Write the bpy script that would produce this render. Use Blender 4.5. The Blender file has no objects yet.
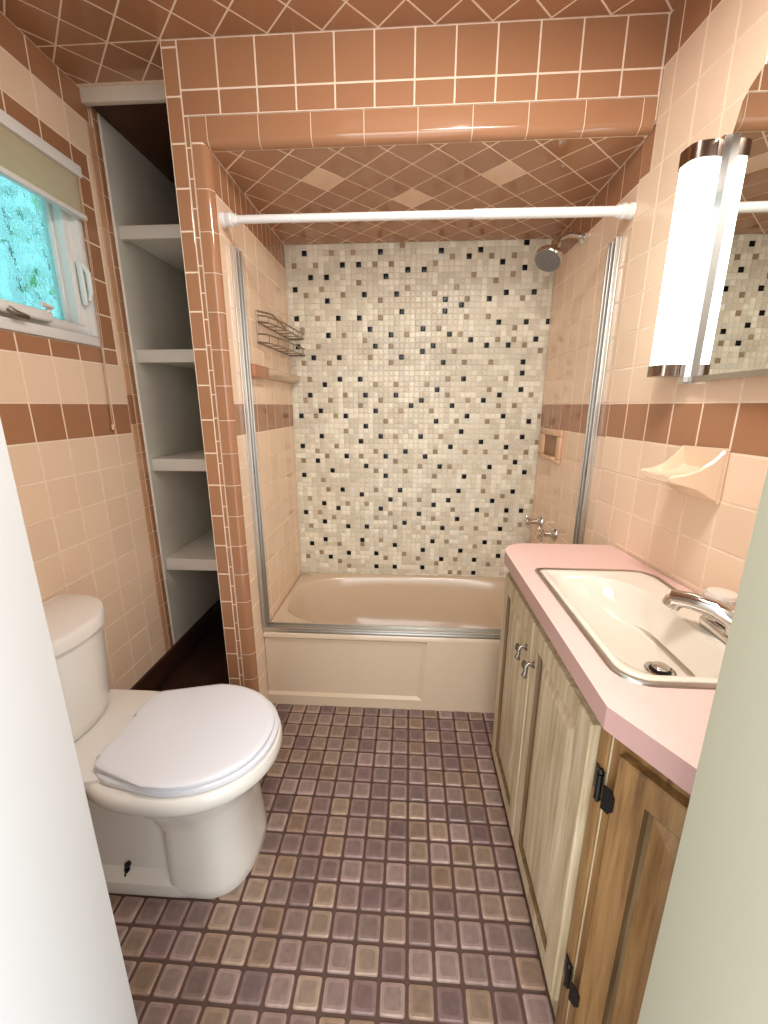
import bpy, bmesh, math, random
from mathutils import Vector, Matrix
RND = random.Random(11)
C = bpy.context.scene.collection
PI = math.pi

# ------------------------------------------------------------------ helpers
def S(r, g, b):
    def f(c):
        c /= 255.0
        return c / 12.92 if c <= 0.04045 else ((c + 0.055) / 1.055) ** 2.4
    return (f(r), f(g), f(b), 1.0)

def vary(c, k):
    m = 1 + RND.uniform(-k, k)
    return (min(1, c[0] * m), min(1, c[1] * m * (1 + RND.uniform(-k, k) * .25)), min(1, c[2] * m * (1 + RND.uniform(-k, k) * .25)), 1)

def nm(name):
    m = bpy.data.materials.new(name); m.use_nodes = True
    nt = m.node_tree
    return m, nt, nt.nodes['Principled BSDF']

def mat(name, col=None, rough=.4, metal=0., attr=False, bump=0., bscale=60., spec=.5, coat=0., noise=0., nscale=20.):
    m, nt, b = nm(name)
    b.inputs['Roughness'].default_value = rough
    b.inputs['Metallic'].default_value = metal
    b.inputs['Specular IOR Level'].default_value = spec
    b.inputs['Coat Weight'].default_value = coat
    src = None
    if attr:
        a = nt.nodes.new('ShaderNodeAttribute'); a.attribute_name = 'col'
        src = a.outputs['Color']
    elif col is not None:
        b.inputs['Base Color'].default_value = col
    if noise > 0:
        tc = nt.nodes.new('ShaderNodeTexCoord')
        n = nt.nodes.new('ShaderNodeTexNoise'); n.inputs['Scale'].default_value = nscale; n.inputs['Detail'].default_value = 5
        nt.links.new(tc.outputs['Object'], n.inputs['Vector'])
        mr = nt.nodes.new('ShaderNodeMapRange')
        mr.inputs['From Min'].default_value = .3; mr.inputs['From Max'].default_value = .7
        mr.inputs['To Min'].default_value = 1 - noise; mr.inputs['To Max'].default_value = 1 + noise
        nt.links.new(n.outputs['Fac'], mr.inputs['Value'])
        mx = nt.nodes.new('ShaderNodeVectorMath'); mx.operation = 'SCALE'
        if src is None:
            mx.inputs[0].default_value = col[:3]
        else:
            nt.links.new(src, mx.inputs[0])
        nt.links.new(mr.outputs['Result'], mx.inputs['Scale'])
        src = mx.outputs['Vector']
    if src is not None:
        nt.links.new(src, b.inputs['Base Color'])
    if bump > 0:
        tc = nt.nodes.new('ShaderNodeTexCoord')
        n = nt.nodes.new('ShaderNodeTexNoise'); n.inputs['Scale'].default_value = bscale
        nt.links.new(tc.outputs['Object'], n.inputs['Vector'])
        bp = nt.nodes.new('ShaderNodeBump'); bp.inputs['Strength'].default_value = bump; bp.inputs['Distance'].default_value = .002
        nt.links.new(n.outputs['Fac'], bp.inputs['Height'])
        nt.links.new(bp.outputs['Normal'], b.inputs['Normal'])
    return m

def wood(name, cols, scale=(38, 38, 2.2), rough=.45, pos=(.3, .5, .72)):
    m, nt, b = nm(name)
    b.inputs['Roughness'].default_value = rough
    tc = nt.nodes.new('ShaderNodeTexCoord'); mp = nt.nodes.new('ShaderNodeMapping')
    mp.inputs['Scale'].default_value = scale
    n = nt.nodes.new('ShaderNodeTexNoise'); n.inputs['Scale'].default_value = 1.6; n.inputs['Detail'].default_value = 7; n.inputs['Roughness'].default_value = .62; n.inputs['Distortion'].default_value = .5
    r = nt.nodes.new('ShaderNodeValToRGB')
    r.color_ramp.elements[0].position = pos[0]; r.color_ramp.elements[0].color = cols[0]
    r.color_ramp.elements[1].position = pos[2]; r.color_ramp.elements[1].color = cols[2]
    e = r.color_ramp.elements.new(pos[1]); e.color = cols[1]
    nt.links.new(tc.outputs['Object'], mp.inputs['Vector']); nt.links.new(mp.outputs['Vector'], n.inputs['Vector'])
    nt.links.new(n.outputs['Fac'], r.inputs['Fac']); nt.links.new(r.outputs['Color'], b.inputs['Base Color'])
    bp = nt.nodes.new('ShaderNodeBump'); bp.inputs['Strength'].default_value = .15; bp.inputs['Distance'].default_value = .001
    nt.links.new(n.outputs['Fac'], bp.inputs['Height']); nt.links.new(bp.outputs['Normal'], b.inputs['Normal'])
    return m

def V3(*a): return Vector(a)
WORLD = {}
WHITE = (1, 1, 1, 1)

class MB:
    def __init__(s):
        s.v = []; s.f = []; s.m = []; s.c = []; s.s = []
    def add(s, vs, fs, m=0, c=WHITE, smooth=False):
        o = len(s.v); s.v += [Vector(p) for p in vs]
        for f in fs:
            s.f.append([i + o for i in f]); s.m.append(m); s.c.append(c); s.s.append(smooth)
        return s
    def box(s, a, b, m=0, c=WHITE):
        x0, y0, z0 = a; x1, y1, z1 = b
        vs = [(x0,y0,z0),(x1,y0,z0),(x1,y1,z0),(x0,y1,z0),(x0,y0,z1),(x1,y0,z1),(x1,y1,z1),(x0,y1,z1)]
        return s.add(vs, [(0,3,2,1),(4,5,6,7),(0,1,5,4),(1,2,6,5),(2,3,7,6),(3,0,4,7)], m, c)
    def bbox(s, a, b, r=.003, m=0, c=WHITE, M=None, seg=2):
        """box with rounded edges, optional matrix"""
        bm = bmesh.new()
        bmesh.ops.create_cube(bm, size=1)
        a = Vector(a); b = Vector(b); ce = (a + b) / 2; d = b - a
        for v in bm.verts: v.co = Vector((v.co.x * d.x, v.co.y * d.y, v.co.z * d.z)) + ce
        bmesh.ops.bevel(bm, geom=bm.edges[:], offset=min(r, min(abs(d.x), abs(d.y), abs(d.z)) * .45), segments=seg, profile=.5, affect='EDGES')
        bm.verts.index_update()
        vs = [(M @ v.co) if M else v.co.copy() for v in bm.verts]
        fs = [[v.index for v in f.verts] for f in bm.faces]
        bm.free()
        return s.add(vs, fs, m, c, True)
    def loft(s, loops, m=0, c=WHITE, cap0=False, cap1=False, smooth=True, closed=True):
        n = len(loops[0]); vs = [p for l in loops for p in l]; fs = []
        for i in range(len(loops) - 1):
            for j in range(n if closed else n - 1):
                k = (j + 1) % n
                fs.append((i*n+j, i*n+k, (i+1)*n+k, (i+1)*n+j))
        if cap0: fs.append(tuple(reversed(range(n))))
        if cap1: fs.append(tuple((len(loops)-1)*n + j for j in range(n)))
        return s.add(vs, fs, m, c, smooth)
    def tube(s, pts, r, m=0, c=WHITE, n=10, cap=True):
        pts = [Vector(p) for p in pts]; loops = []
        rr = r if isinstance(r, (list, tuple)) else [r] * len(pts)
        up = None
        for i, p in enumerate(pts):
            d = (pts[min(i+1, len(pts)-1)] - pts[max(i-1, 0)]).normalized()
            if up is None:
                up = Vector((0,0,1)) if abs(d.z) < .9 else Vector((1,0,0))
            x = d.cross(up).normalized(); y = x.cross(d).normalized(); up = y
            loops.append([p + (x * math.cos(t) + y * math.sin(t)) * rr[i] for t in [2*PI*k/n for k in range(n)]])
        return s.loft(loops, m, c, cap, cap)
    def lathe(s, prof, o, axis=(0,0,1), m=0, c=WHITE, n=28):
        o = Vector(o); d = Vector(axis).normalized()
        up = Vector((0,0,1)) if abs(d.z) < .9 else Vector((1,0,0))
        x = d.cross(up).normalized(); y = d.cross(x).normalized()
        loops = [[o + d * h + (x * math.cos(t) + y * math.sin(t)) * max(r, 1e-5) for t in [2*PI*k/n for k in range(n)]] for r, h in prof]
        return s.loft(loops, m, c, prof[0][0] > 1e-4, prof[-1][0] > 1e-4)
    def build(s, name, mats, parent=None):
        off = WORLD.get(parent.as_pointer(), Vector((0,0,0))) if parent else Vector((0,0,0))
        me = bpy.data.meshes.new(name)
        me.from_pydata([tuple(v - off) for v in s.v], [], s.f)
        if not isinstance(mats, (list, tuple)): mats = [mats]
        for m in mats: me.materials.append(m)
        for p, mi, sm in zip(me.polygons, s.m, s.s):
            p.material_index = mi; p.use_smooth = sm
        a = me.attributes.new('col', 'FLOAT_COLOR', 'FACE')
        a.data.foreach_set('color', [x for c in s.c for x in c])
        bm = bmesh.new(); bm.from_mesh(me)
        bmesh.ops.remove_doubles(bm, verts=bm.verts, dist=1e-6)
        bmesh.ops.recalc_face_normals(bm, faces=bm.faces)
        for e in bm.edges:
            if len(e.link_faces) == 2 and e.calc_face_angle(0) > .7: e.smooth = False
        bm.to_mesh(me); bm.free()
        me.update()
        o = bpy.data.objects.new(name, me); C.objects.link(o)
        if parent:
            o.parent = parent
            WORLD[o.as_pointer()] = off
        return o

def tag(o, label, cat, group=None, kind=None):
    o['label'] = label; o['category'] = cat
    if group: o['group'] = group
    if kind: o['kind'] = kind
    return o
def thing(name, label, cat, loc, group=None):
    o = bpy.data.objects.new(name, None); C.objects.link(o)
    o.location = loc; o.empty_display_size = .05
    WORLD[o.as_pointer()] = Vector(loc)
    return tag(o, label, cat, group)
def struct(mb, name, mats, label, cat, parent=None):
    o = mb.build(name, mats, parent); tag(o, label, cat, None, 'structure'); return o

# ---- tiles as real geometry
def clip(poly, r):
    u0, u1, v0, v1 = r
    for ax, lim, sg in ((0, u0, 1), (0, u1, -1), (1, v0, 1), (1, v1, -1)):
        out = []
        for i in range(len(poly)):
            a, b = poly[i], poly[(i+1) % len(poly)]
            da, db = (a[ax] - lim) * sg, (b[ax] - lim) * sg
            if da >= 0: out.append(a)
            if (da > 0 and db < 0) or (da < 0 and db > 0):
                t = da / (da - db); out.append((a[0] + (b[0]-a[0])*t, a[1] + (b[1]-a[1])*t))
        poly = out
        if len(poly) < 3: return []
    # drop repeats
    q = []
    for p in poly:
        if not q or (abs(p[0]-q[-1][0]) + abs(p[1]-q[-1][1])) > 2e-3: q.append(p)
    if len(q) > 1 and (abs(q[0][0]-q[-1][0]) + abs(q[0][1]-q[-1][1])) < 2e-3: q.pop()
    return q if len(q) >= 3 else []
def area(p): return .5 * sum(p[i][0]*p[(i+1)%len(p)][1] - p[(i+1)%len(p)][0]*p[i][1] for i in range(len(p)))
def inset(p, d):
    n = len(p); L = []
    for i in range(n):
        a, b = p[i], p[(i+1) % n]; l = math.hypot(b[0]-a[0], b[1]-a[1])
        nx, ny = -(b[1]-a[1])/l, (b[0]-a[0])/l
        L.append((a[0]+nx*d, a[1]+ny*d, (b[0]-a[0])/l, (b[1]-a[1])/l))
    o = []
    for i in range(n):
        x1, y1, dx1, dy1 = L[i-1]; x2, y2, dx2, dy2 = L[i]
        den = dx1*dy2 - dy1*dx2
        if abs(den) < 1e-6: o.append((x2, y2)); continue
        t = ((x2-x1)*dy2 - (y2-y1)*dx2) / den
        o.append((x1 + dx1*t, y1 + dy1*t))
    return o
def tile(mb, fr, poly, m, c, gap=.0027, bev=.002, h=.002):
    if len(poly) < 3 or area(poly) < 3e-5: return
    O, U, W, N = fr
    a = inset(poly, gap/2); b = inset(poly, gap/2 + bev)
    if area(b) < 8e-6 or area(b) > area(poly): return
    P = lambda q, n: O + U*q[0] + W*q[1] + N*n
    k = len(poly)
    vs = [P(q, h - .0016) for q in a] + [P(q, h) for q in b]
    mb.add(vs, [tuple(range(k, 2*k))] + [(i, (i+1) % k, k + (i+1) % k, k + i) for i in range(k)], m, c)
def pillow(mb, fr, u, v, T, m, c, gap=.0018, h=.004, rise=.0005):
    O, U, W, N = fr
    g = gap/2; vs = []; n = 5
    def ring(d, hh): return [(u+d, v+d, hh), (u+T/2, v+d, hh), (u+T-d, v+d, hh), (u+T-d, v+T/2, hh), (u+T-d, v+T-d, hh), (u+T/2, v+T-d, hh), (u+d, v+T-d, hh), (u+d, v+T/2, hh)]
    rr = [ring(g, 0), ring(g + .0012, h - .0006), ring(g + .0032, h + rise*.25), ring(g + .0066, h + rise*.8)]
    for k in rr: vs += [O + U*a + W*b + N*q for a, b, q in k]
    vs.append(O + U*(u+T/2) + W*(v+T/2) + N*(h + rise))
    fs = []
    for i in range(3):
        for j in range(8): fs.append((i*8+j, i*8+(j+1)%8, (i+1)*8+(j+1)%8, (i+1)*8+j))
    for j in range(8): fs.append((24+j, 24+(j+1)%8, 32))
    mb.add(vs, fs, m, c, True)
def frame(O, U, W):
    U = Vector(U).normalized(); W = Vector(W).normalized()
    return (Vector(O), U, W, U.cross(W))
def quad(mb, fr, r, h):
    O, U, W, N = fr
    mb.add([O+U*u+W*v+N*(h - .0008) for u, v in ((r[0],r[2]),(r[1],r[2]),(r[1],r[3]),(r[0],r[3]))], [(0,1,2,3)], 1, L_GROUT)
def grid(mb, fr, r, T, ph, col, m=0, k=.04, **kw):
    quad(mb, fr, r, kw.get('h', .002))
    Tu, Tv = T if isinstance(T, tuple) else (T, T)
    i0 = math.floor((r[0]-ph[0])/Tu); i1 = math.ceil((r[1]-ph[0])/Tu)
    j0 = math.floor((r[2]-ph[1])/Tv); j1 = math.ceil((r[3]-ph[1])/Tv)
    for i in range(i0, i1):
        for j in range(j0, j1):
            u, v = ph[0]+i*Tu, ph[1]+j*Tv
            tile(mb, fr, clip([(u,v),(u+Tu,v),(u+Tu,v+Tv),(u,v+Tv)], r), m, vary(col, k), **kw)
def diag(mb, fr, r, D, ph, colfn, m=0, **kw):
    quad(mb, fr, r, kw.get('h', .002))
    n = int(3 / D)
    for i in range(-n, n):
        for j in range(-n, n):
            for cu, cv in ((ph[0]+i*D, ph[1]+(j+.5)*D), (ph[0]+(i+.5)*D, ph[1]+j*D)):
                if cu < r[0]-D or cu > r[1]+D or cv < r[2]-D or cv > r[3]+D: continue
                h = D/2
                tile(mb, fr, clip([(cu-h,cv),(cu,cv-h),(cu+h,cv),(cu,cv+h)], r), m, colfn(cu, cv), **kw)
# ------------------------------------------------------------------ materials
TILE = mat('glazed_tile', rough=.1, attr=True, bump=.03, bscale=9, spec=.5)
GROUT = mat('grout', attr=True, rough=.8, noise=.06, nscale=60)
FLOORT = mat('floor_tile_glaze', attr=True, rough=.3, noise=.14, nscale=55)
MOS = mat('mosaic_glaze', attr=True, spec=.28, rough=.22, noise=.03, nscale=40)
CER_WHITE = mat('white_porcelain', S(233, 228, 220), .12, coat=.3)
CER_SEAT = mat('white_seat_plastic', S(232, 233, 239), .22)
TUBM = mat('beige_enamel', S(210, 188, 161), .16, coat=.25)
SINKM = mat('cream_enamel', S(232, 222, 206), .1, coat=.4)
CHROME = mat('chrome', S(215, 213, 210), .1, 1.)
STEEL = mat('brushed_steel', S(190, 186, 180), .28, 1.)
ALU = mat('satin_aluminium', S(214, 212, 206), .42, 1.)
PEWTER = mat('pewter', S(140, 132, 120), .35, 1.)
BLACKM = mat('black_iron', S(24, 22, 22), .4, .4)
PAINT = mat('white_paint', S(203, 202, 201), .45, noise=.015, nscale=5)
PAINTG = mat('sage_white_paint', S(182, 180, 158), .5, noise=.012, nscale=5)
CLOSETP = mat('closet_paint', S(196, 190, 176), .55, noise=.04, nscale=7)
SHELFP = mat('shelf_paint', S(226, 222, 212), .4)
VINYL = mat('window_vinyl', S(232, 230, 226), .35)
BLIND = mat('blind_fabric', S(238, 229, 208), .8, noise=.04, nscale=25)
_nt = BLIND.node_tree; _b = _nt.nodes['Principled BSDF']; _t = _nt.nodes.new('ShaderNodeBsdfTranslucent'); _t.inputs['Color'].default_value = S(240, 222, 196)
_m = _nt.nodes.new('ShaderNodeMixShader'); _m.inputs['Fac'].default_value = .2
_nt.links.new(_b.outputs[0], _m.inputs[1]); _nt.links.new(_t.outputs[0], _m.inputs[2]); _nt.links.new(_m.outputs[0], _nt.nodes['Material Output'].inputs['Surface'])
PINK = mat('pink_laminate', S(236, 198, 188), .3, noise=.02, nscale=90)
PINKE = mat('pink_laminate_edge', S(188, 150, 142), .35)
OAKW = wood('pickled_oak', (S(158, 136, 102), S(190, 172, 140), S(210, 196, 168)))
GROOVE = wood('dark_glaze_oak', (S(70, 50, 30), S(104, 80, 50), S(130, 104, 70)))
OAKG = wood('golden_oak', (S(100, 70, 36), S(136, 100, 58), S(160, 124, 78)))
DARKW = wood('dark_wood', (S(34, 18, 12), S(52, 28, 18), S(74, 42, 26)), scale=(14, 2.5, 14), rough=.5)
BROWNCER = mat('brown_ceramic', S(176, 118, 84), .12)
TANCER = mat('tan_ceramic', S(226, 184, 146), .15, noise=.03, nscale=30)
CREAMCER = mat('cream_ceramic', S(236, 208, 178), .13)
LINER = mat('header_paint', S(226, 216, 200), .5, noise=.04, nscale=14)

L_LIGHT = S(240, 211, 182)
L_BROWN = S(170, 122, 89)
L_GROUT = S(242, 218, 194)

# ------------------------------------------------------------------ dimensions
XL, XR, XW = -.593, .645, -1.055          # tub alcove left, right; room left wall
YP, YT, YB = 1.375, 1.485, 2.125          # pier face, tub front, mosaic wall
ZC, ZS = 2.22, 1.97                       # ceiling, shower ceiling
A2 = Vector((.645, 1.42, 0)); B2 = Vector((.70, .85, 0))
RD = (B2 - A2).normalized(); RN = Vector((RD.y, -RD.x, 0))   # along right wall to camera, into room
if RN.x > 0: RN = -RN
def rw(y, z, off=0.):
    t = (y - A2.y) / RD.y
    p = A2 + RD * t + RN * off
    return Vector((p.x, p.y, z))

# ------------------------------------------------------------------ floor
mb = MB()
mb.box((-1.15, .15, -.08), (.9, 2.25, -.0025), 1, S(84, 62, 54))
fr = frame((0, 0, -.0025), (1, 0, 0), (0, 1, 0))
T = .0622
def floor_tile(u, v):
    base = RND.choice([S(136,114,106), S(146,124,116), S(126,104,98), S(148,126,110), S(120,98,94), S(140,116,98)])
    base = vary(base, .12)
    base = tuple(x*.80 for x in base[:3]) + (1,)
    edge = tuple(min(1, x*1.62) for x in base[:3]) + (1,)
    a0 = [(u,v),(u+T,v),(u+T,v+T),(u,v+T)]
    def rr(d, r):
        pts = []
        for cx, cy, t0 in ((u+T-d-r, v+T-d-r, 0), (u+d+r, v+T-d-r, 90), (u+d+r, v+d+r, 180), (u+T-d-r, v+d+r, 270)):
            for q in (0, 45, 90):
                t = math.radians(t0+q); pts.append((cx+r*math.cos(t), cy+r*math.sin(t)))
        return pts
    loops = []
    for d, r, h in ((.0036, .005, 0), (.0046, .005, .003), (.0075, .005, .0044), (.0130, .006, .0046)):
        loops.append([fr[0] + Vector((x, y, h)) for x, y in rr(d, r)])
    mb.loft(loops[:3], 0, edge, smooth=False)
    mb.loft(loops[2:4], 0, tuple((a+b)/2 for a, b in zip(base, edge)), smooth=False)
    mb.add(loops[3], [tuple(range(12))], 0, base)
for i in range(-18, 12):
    for j in range(-20, 2):
        u, v = .075 + i*T, 1.442 + j*T
        if v + T > YT + .025 or u < XW - .03 or v < .16: continue
        floor_tile(u, v)
struct(mb, 'floor', [FLOORT, GROUT], 'brown and mauve square quarry tile floor', 'floor')

# closet floor plinth and skirting
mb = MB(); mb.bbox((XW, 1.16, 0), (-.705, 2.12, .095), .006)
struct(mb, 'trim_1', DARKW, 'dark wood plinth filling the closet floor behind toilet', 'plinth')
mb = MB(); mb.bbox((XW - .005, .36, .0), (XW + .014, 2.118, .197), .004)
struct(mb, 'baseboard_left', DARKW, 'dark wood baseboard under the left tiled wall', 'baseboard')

# ------------------------------------------------------------------ left wall (window hole)
WY0, WY1, WZ0, WZ1 = .74, 1.43, 1.44, 1.960
mb = MB()
GC = L_GROUT
for r in ((.22, WY0, 0, ZC), (WY1, 1.60, 0, ZC), (WY0, WY1, 0, WZ0), (WY0, WY1, WZ1, ZC)):
    mb.box((XW - .12, r[0], r[2]), (XW, r[1], r[3]), 1, GC)
mb.box((XW - .12, 1.60, 0), (XW - .012, 2.25, ZC + .1), 1, GC)
fr = frame((XW, 0, 0), (0, 1, 0), (0, 0, 1))
ph = (1.117, 1.147)
YE = 1.532
grid(mb, fr, (.35, YE, .2, 1.147), .109, ph, L_LIGHT)
grid(mb, fr, (.35, YE, 1.147, 1.257), (.109, .11), ph, L_BROWN)
grid(mb, fr, (.35, YE, 1.257, 1.388), (.109, .131), (1.117, 1.257), L_LIGHT)
grid(mb, fr, (.35, YE, 2.032, 2.134), (.109, .102), (1.117, 2.032), L_LIGHT)
grid(mb, fr, (.35, YE + .03, 2.134, ZC), (.109, .109), (1.117, 2.134), L_BROWN)
BX = 1.513
grid(mb, fr, (.35, BX, 1.388, WZ0), (.109, .109), (1.117, 1.388), L_BROWN)
grid(mb, fr, (.35, BX, WZ1, 2.032), (.109, .109), (1.117, 1.93), L_BROWN)
grid(mb, fr, (WY1, BX, WZ0, WZ1), (.12, .109), (WY1, 1.44), L_BROWN)
grid(mb, fr, (.35, WY0, WZ0, WZ1), (.109, .109), (1.117, 1.44), L_BROWN)
grid(mb, fr, (BX, YE, 1.388, 2.032), (.109, .109), (1.45, 1.39), L_LIGHT)
# bullnose strips closing the wall end; darker tan paints in the curve's shading
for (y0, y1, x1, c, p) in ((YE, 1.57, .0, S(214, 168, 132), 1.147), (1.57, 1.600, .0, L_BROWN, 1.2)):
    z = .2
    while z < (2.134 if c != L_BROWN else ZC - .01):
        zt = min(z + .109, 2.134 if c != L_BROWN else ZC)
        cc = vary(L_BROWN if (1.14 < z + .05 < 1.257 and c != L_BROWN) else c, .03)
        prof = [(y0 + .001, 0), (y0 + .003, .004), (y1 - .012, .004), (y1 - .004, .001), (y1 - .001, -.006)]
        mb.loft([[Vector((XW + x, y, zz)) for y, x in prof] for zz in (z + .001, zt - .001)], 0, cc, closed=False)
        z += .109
struct(mb, 'wall_left', [TILE, GROUT], 'left wall of peach tiles with a brown tile band', 'wall')

# ------------------------------------------------------------------ closet
mb = MB(); mb.bbox((XW - .012, 1.6065, .2), (XW + .004, 2.12, 2.194), .002); mb.bbox((XW - .012, 1.600, .2), (XW + .006, 1.606, 2.194), .002, 1)
struct(mb, 'trim_2', [CLOSETP, SHELFP], 'grey painted side panel lining the open closet', 'panel')
mb = MB(); mb.box((-.735, 1.60, .1), (-.701, 2.12, 2.2))
struct(mb, 'trim_3', CLOSETP, 'painted closet lining behind the tiled pier', 'panel')
mb = MB(); mb.box((XW, 2.12, .0), (-.70, 2.2, 2.2))
struct(mb, 'wall_closet', CLOSETP, 'painted back wall of the open closet', 'wall')
mb = MB(); mb.box((XW, 1.55, 2.195), (-.70, 2.2, 2.235))
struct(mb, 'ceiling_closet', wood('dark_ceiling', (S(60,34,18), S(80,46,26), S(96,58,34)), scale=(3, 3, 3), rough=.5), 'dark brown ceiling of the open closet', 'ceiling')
mb = MB(); mb.bbox((XW + .001, 1.525, 2.178), (-.702, 1.545, 2.2195), .003)
tag(mb.build('trim_6', LINER), 'cream painted header board across the closet top', 'board', kind='structure')
GRP = 'closet shelves'
for z0, z1, lab in ((1.828, 1.872, 'topmost white painted shelf in the open closet'),
                    (1.410, 1.457, 'second white closet shelf from the top, above brown band height'),
                    (.990, 1.040, 'third white closet shelf from the top, just below the brown band'),
                    (.555, .608, 'lowest white closet shelf, just above the dark opening')):
    t = thing('closet_shelf', lab, 'shelf', (-.895, 1.9, z0), GRP)
    m1 = MB(); m1.bbox((XW + .005, 1.64, z0 + .012), (-.737, 2.118, z1), .002); m1.build('board', SHELFP, t)
    m1 = MB(); m1.bbox((XW + .005, 1.618, z0), (-.737, 1.639, z1), .003); m1.build('front_lip', SHELFP, t)

# ------------------------------------------------------------------ pier / alcove left wall
def bull(mb, prof, p0, dirv, L, step, col, gap=.0022, k=.03, off=0., inn=(0, 0, 0)):
    """profile list of Vector swept along dirv in pieces"""
    d = Vector(dirv).normalized(); s = -off
    mb.loft([[Vector(p0) + q + Vector(inn) + d*t for q in prof] for t in (0, L)], 1, L_GROUT, closed=False)
    while s < L:
        a, b = max(0, s) + gap/2, min(L, s + step) - gap/2
        if b - a > .004:
            mb.loft([[Vector(p0) + q + d*t for q in prof] for t in (a, b)], 0, vary(col, k), closed=False)
        s += step
mb = MB()
mb.box((-.70, YP + .004, 0), (-.616, YP + .0245, ZC + .05), 1, GC); mb.box((-.70, YP + .0245, 0), (XL - .004, YB + .12, ZC + .05), 1, GC); mb.box((-.616, YP + .004, 1.993), (XL - .004, YP + .0245, ZC + .05), 1, GC)
fr = frame((0, YP + .004, 0), (1, 0, 0), (0, 0, 1))
grid(mb, fr, (-.70, -.655, .0, ZC - .001), (.045, .111), (-.70, 1.98), L_BROWN, h=.004)
grid(mb, fr, (-.655, -.6405, .0, 2.045), (.0145, .076), (-.655, 2.045), L_BROWN, h=.004, gap=.0018, bev=.0015)
prof = [Vector((-.639, 0, 0)), Vector((-.637, -.004, 0)), Vector((-.615, -.004, 0))]
for a in (15, 30, 45, 60, 75, 90):
    t = math.radians(a); prof.append(Vector((-.615 + .024*math.sin(t), .020 - .024*math.cos(t), 0)))
prof.append(Vector((-.593, .024, 0)))
bull(mb, [Vector((q.x, YP + .004 + q.y, 0)) for q in prof], (0, 0, 0), (0, 0, 1), 1.982, .111, L_BROWN, off=.02, inn=(-.0006, .0006, 0))
fr = frame((XL - .004, 0, 0), (0, 1, 0), (0, 0, 1))
ph = (1.40, 1.147)
grid(mb, fr, (1.402, YB, .0, 1.147), .109, ph, L_LIGHT, h=.004)
grid(mb, fr, (1.402, YB, 1.147, 1.257), (.109, .11), ph, L_BROWN, h=.004)
grid(mb, fr, (1.402, YB, 1.257, 1.866), (.109, .1015), (1.40, 1.257), L_LIGHT, h=.004)
grid(mb, fr, (1.402, YB, 1.866, ZS), (.052, .109), (1.40, 1.866), L_BROWN, h=.004)
struct(mb, 'wall_pier', [TILE, GROUT], 'brown tiled pier and left wall of the tub alcove', 'wall')

# ------------------------------------------------------------------ lintel and shower ceiling
mb = MB()
mb.box((XL - .004, YP + .004, 1.993), (XR + .1, YP + .024, ZC + .05), 1, GC); mb.box((XL - .004, YP + .0245, ZS + .004), (XR + .1, YB + .12, ZC + .05), 1, GC)
fr = frame((0, YP + .004, 0), (1, 0, 0), (0, 0, 1))
LX = XR
grid(mb, fr, (-.655, LX, 2.105, ZC - .001), (.109, .114), (-.655, 2.105), L_BROWN, h=.004)
grid(mb, fr, (-.655, LX, 2.045, 2.105), (.109, .06), (-.655, 2.045), L_BROWN, h=.004)
prof = [Vector((0, .0, 2.044)), Vector((0, -.004, 2.042)), Vector((0, -.004, 1.992))]
for a in (15, 30, 45, 60, 75, 90):
    t = math.radians(a); prof.append(Vector((0, .020 - .024*math.cos(t), 1.992 - .022*math.sin(t))))
bull(mb, [Vector((0, YP + .004 + q.y, q.z)) for q in prof], (-.640, 0, 0), (1, 0, 0), 1.285, .15, L_BROWN, off=.1, inn=(0, .0006, .0006))
fr = frame((0, 0, ZS + .004), (1, 0, 0), (0, -1, 0))
def shc(u, v):
    for a, b in ((-.298, 1.574), (.29, 1.574), (-.004, 1.721)):
        if abs(u-a) < .03 and abs(-v-b) < .03: return S(232, 196, 166)
    return vary(L_BROWN, .05)
diag(mb, fr, (XL, XR, -YB, -(YP + .026)), .147, (-.445, -1.3535), shc, h=.004)
struct(mb, 'ceiling_shower', [TILE, GROUT], 'dropped diagonal brown tile ceiling and lintel over the tub', 'ceiling')

# ------------------------------------------------------------------ main ceiling
mb = MB()
mb.box((-1.2, .15, ZC), (.95, YP + .2, ZC + .1), 1, GC)
fr = frame((0, 0, ZC), (1, 0, 0), (0, -1, 0))
diag(mb, fr, (XW, .80, -YP, -.35), .1495, (-.548, -1.372), lambda u, v: vary(L_BROWN, .05))
diag(mb, fr, (XW, -.70, -1.515, -YP), .1495, (-.548, -1.372), lambda u, v: vary(L_BROWN, .05))
struct(mb, 'ceiling', [TILE, GROUT], 'main ceiling of diagonal brown tiles', 'ceiling')

# ------------------------------------------------------------------ back mosaic wall
BLACK = "-22,27 -22,35 -22,41 -22,47 -22,60 -22,65 -22,70 -21,20 -20,51 -20,76 -19,38 -19,58 -19,72 -18,21 -18,25 -18,29 -18,43 -18,48 -17,17 -17,53 -16,36 -16,62 -16,68 -16,72 -15,28 -14,32 -14,54 -14,58 -14,65 -13,18 -13,24 -13,39 -13,47 -13,74 -10,21 -10,31 -10,42 -10,54 -10,65 -10,74 -9,24 -9,37 -9,45 -9,51 -9,69 -8,63 -7,15 -7,18 -7,48 -7,60 -6,28 -6,43 -6,76 -5,35 -5,39 -5,72 -4,30 -4,62 -3,15 -3,20 -3,51 -3,69 -2,32 -2,58 -2,66 -1,25 -1,40 -1,73 0,49 2,27 2,43 2,50 2,59 2,63 2,73 3,15 3,19 3,39 4,60 5,21 5,29 5,46 5,52 5,76 6,37 6,57 6,66 6,68 7,17 7,24 7,62 8,30 8,41 8,49 9,67 10,26 10,32 10,44 10,54 10,75 11,19 11,35 11,47 11,61 12,76 14,14 14,17 14,28 14,42 14,50 14,60 14,68 16,21 16,37 16,64 16,74 17,30 17,51 17,69 18,47 18,60 19,18 19,24 19,41 20,28 20,73 20,77 21,32 21,38 21,52 21,55 21,57 21,64 22,43 22,69 23,28 23,36 23,46 23,61 25,64"
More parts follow.
